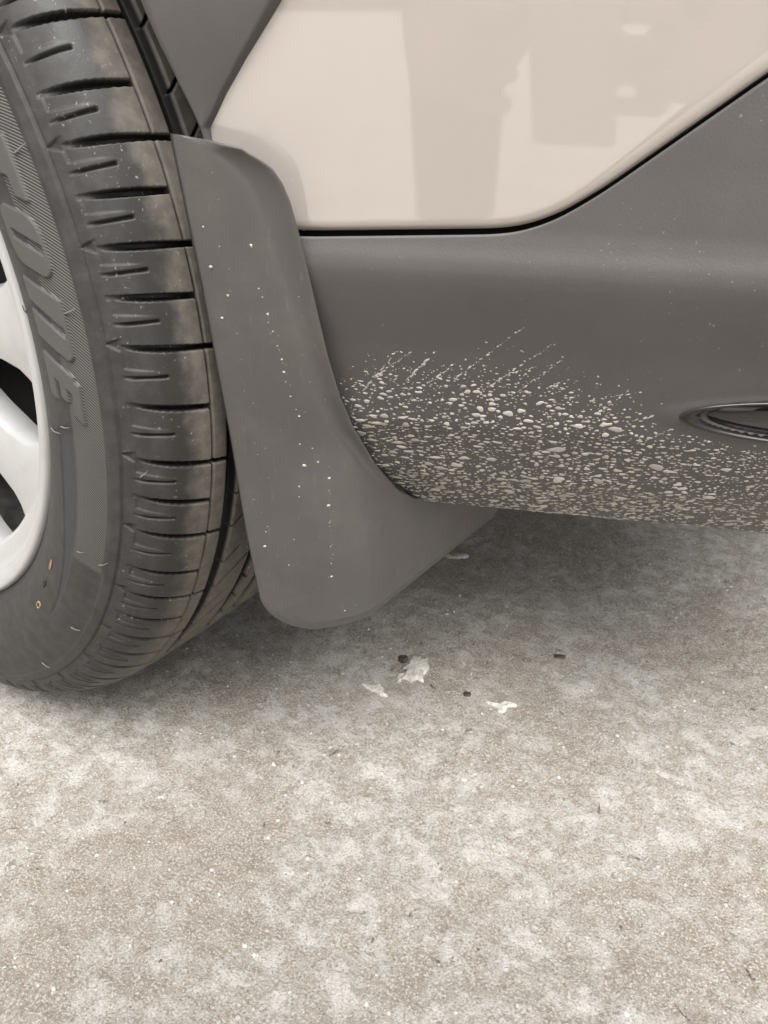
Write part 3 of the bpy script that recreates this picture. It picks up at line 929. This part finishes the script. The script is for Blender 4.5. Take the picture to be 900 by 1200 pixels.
for nm, x, y, ol, th, mat, lab, cat in [
    ('plaster_flake', .319, .252, mmx([(-14, -16), (-8, -12), (-3, -17), (3, -13), (8, -17), (9, -6), (13, 0), (12, 9), (14, 16), (8, 13), (6, 17), (1, 21), (-3, 14), (-4, 6), (-10, 2), (-8, -4), (-13, -8)]), .0030, M_flake, 'largest ragged white plaster flake on concrete beside a dark pit', 'flake'),
    ('plaster_flake', .307, .212, mmx([(-13, 7), (-7, 4), (0, 5), (4, 8), (7, 2), (6, -4), (10, -9), (5, -9), (1, -5), (-5, -2), (-9, 2)]), .0018, M_flake, 'pointed white plaster flake lying between the largest flake and the tyre', 'flake'),
    ('plaster_flake', .403, .256, mmx([(-14, 6), (-8, 7), (-2, 3), (5, 7), (13, 4), (12, 1), (4, 0), (2, -5), (-1, -8), (-5, -5), (-1, -1), (-7, 1)]), .0016, M_flake, 'thin forked white plaster flake on open concrete away from the tyre', 'flake'),
    ('plaster_flake', .251, .434, mmx([(-13, 2), (-6, 6), (0, 9), (5, 6), (12, 7), (14, 2), (7, 0), (3, -3), (-4, -1), (-9, 0)]), .0024, M_flake, 'white plaster flake on the ground under the mud flap and bumper edge', 'flake'),
    ('pit_chip', .413, .343, mmx([(-5, -1), (0, -2.5), (4, -3), (6, 1), (1, 2), (-4, 3)]), .0014, M_pit, 'dark chip standing in for a pit in the concrete under the bumper cladding', 'pit_chip'),  # these dark pieces are added where the slab has pits
    ('pit_chip', .372, .252, mmx([(-3, -2), (1, -3), (3.5, -1), (3, 2), (-1, 3), (-3.5, 1)]), .0014, M_pit, 'small dark chip standing in for a pit between the largest and the forked white flakes', 'pit_chip'),
    ('pit_chip', .303, .258, mmx([(-5, -3), (0, -5), (5, -2), (4, 4), (0, 5), (-4, 3)]), .0014, M_pit, 'dark chip standing in for the pit touching the largest white flake', 'pit_chip')]:
    chip(nm, x, y, ol, th, mat, lab, cat, 'white flakes on the concrete' if nm == 'plaster_flake' else 'dark chips standing in for pits', ground_z(x, y) + .0004, YAW)

# loose grit lying on the slab
def build_grit():
    r = np.random.default_rng(5)
    VV, TT, TO, base = [], [], [], 0
    for _ in range(1900):
        x, y = r.uniform(-.1, .8), r.uniform(-.2, .8)
        rad = .0005 + .0011 * r.random() ** 3
        c = np.array([x, y, ground_z(x, y) + rad * .15])
        V, T = drop_mesh(c, np.array([1., 0, 0]), np.array([0, 1., 0]), np.array([0, 0, 1.]), rad * (.7 + .7 * r.random()), rad, rad * (.5 + .5 * r.random()), r, 6)
        VV.append(V); TT.append(T + base); TO.append(np.full(len(V), r.random())); base += len(V)
    m = Mat('grit_stone', rough=.85, spec=.25)
    m.set('Base Color', m.ramp(m.attr('tone'), [(0, (.12, .10, .08)), (.10, (.22, .19, .16)), (.22, (.48, .45, .40)), (1, (.76, .73, .68))]))
    o = mesh('grit', np.concatenate(VV), np.concatenate(TT), m.m, None, {'tone': np.concatenate(TO)})
    tag(o, 'fine pale and dark grit scattered over the concrete', 'grit', kind='stuff')
build_grit()

# ---------------------------------------------------------------- the photographer, seen only mirrored in the paint
def build_person():
    cv = Vector(CAM_POS)
    n = Vector((.4226, -.9063, 0)); e = Vector((.9063, .4226, 0)); Z = Vector((0, 0, 1))
    C = Vector((cv.x, cv.y, 0)) + n * .46
    P = lambda a, b, z: C + n * a + e * b + Z * z
    J = [(P(.27, .06, .56), .145), (P(.19, .06, .70), .14), (P(.08, .06, .86), .15), (P(-.02, .06, .97), .12), (P(-.08, .06, 1.05), .055), (P(-.13, .06, 1.14), .085), (P(-.15, .06, 1.25), .095), (P(-.14, .06, 1.32), .06)]
    E = [(k, k + 1) for k in range(7)]
    def chain(root, pts):
        last = root
        for p, r in pts:
            J.append((p, r)); E.append((last, len(J) - 1)); last = len(J) - 1
        return last
    for sgn, b0 in ((-1, -.13), (1, .20)):
        chain(0, [(P(.20, .06 + sgn * .10, .55), .10), (P(.02, b0 + sgn * .02, .50), .078), (P(-.10, b0, .465), .066), (P(-.06, b0, .28), .060), (P(0, b0, .09), .048), (P(-.02, b0, .045), .042), (P(-.16, b0 + sgn * .02, .035), .034)])
    wr = {}
    for sgn in (-1, 1):
        hp = cv + n * .035 + e * (sgn * .075) + Z * (-.03)
        wr[sgn] = chain(3, [(P(-.02, .06 + sgn * .15, .96), .068), (P(-.10, .06 + sgn * .24, .80), .05), (P(-.16, .06 + sgn * .22, .66), .046), (hp + n * .10 + e * (sgn * .05) - Z * .02, .03), (hp + n * .03 + e * (sgn * .02) - Z * .01, .025), (hp, .026)])
        for f in range(4):                                    # four fingers curled round the phone edge
            r0 = hp + Z * (.034 - .022 * f) + n * .004
            chain(wr[sgn], [(r0, .0092), (r0 - n * .028 + e * (sgn * .004), .0088), (r0 - n * .034 - e * (sgn * .026), .0082), (r0 - n * .030 - e * (sgn * (.040 - .004 * abs(f - 1.5))), .0070)])
        chain(wr[sgn], [(hp + n * .012 - Z * .012 - e * (sgn * .016), .0105), (hp + n * .018 + Z * .010 - e * (sgn * .034), .0095), (hp + n * .016 + Z * .024 - e * (sgn * .040), .008)])
    me = bpy.data.meshes.new('person')
    me.from_pydata([tuple(p) for p, r in J], E, [])
    o = bpy.data.objects.new('person', me); link(o)
    sk = o.modifiers.new('skin', 'SKIN'); sk.use_smooth_shade = True
    lay = me.skin_vertices[0].data if me.skin_vertices else None
    for k, (p, r) in enumerate(J):
        lay[k].radius = (r, r); lay[k].use_root = (k == 0)
    sb = o.modifiers.new('sub', 'SUBSURF'); sb.levels = 2; sb.render_levels = 2
    m = Mat('clothes', rough=.9, spec=.2)
    geo = m.node('ShaderNodeNewGeometry').outputs['Position']
    sep = m.node('ShaderNodeSeparateXYZ', i_0=geo)
    z = sep.outputs[2]
    dx = m.node('ShaderNodeVectorMath', operation='DISTANCE', i_0=geo, i_1=tuple(cv + n * .05)).outputs['Value']
    c = m.mix(m.rng(z, .57, .60), (.16, .165, .18), (.30, .30, .32))
    c = m.mix(m.rng(z, 1.04, 1.06), c, (.42, .27, .20))
    c = m.mix(m.rng(dx, .20, .18), c, (.42, .27, .20))
    m.set('Base Color', c); me.materials.append(m.m)
    tag(o, 'person in grey trousers bending down, mirrored in the beige paint', 'person')
    # the phone they hold, standing just behind the viewpoint
    ph = box('phone', (-.037, -.120, .006), (.037, .030, .014), Mat('phone_case', color=(.55, .55, .57), rough=.3).m, None, .003)
    ph.matrix_world = cam.matrix_world.copy()
    tag(ph, 'pale phone held low by the person bending towards the car', 'phone')
build_person()
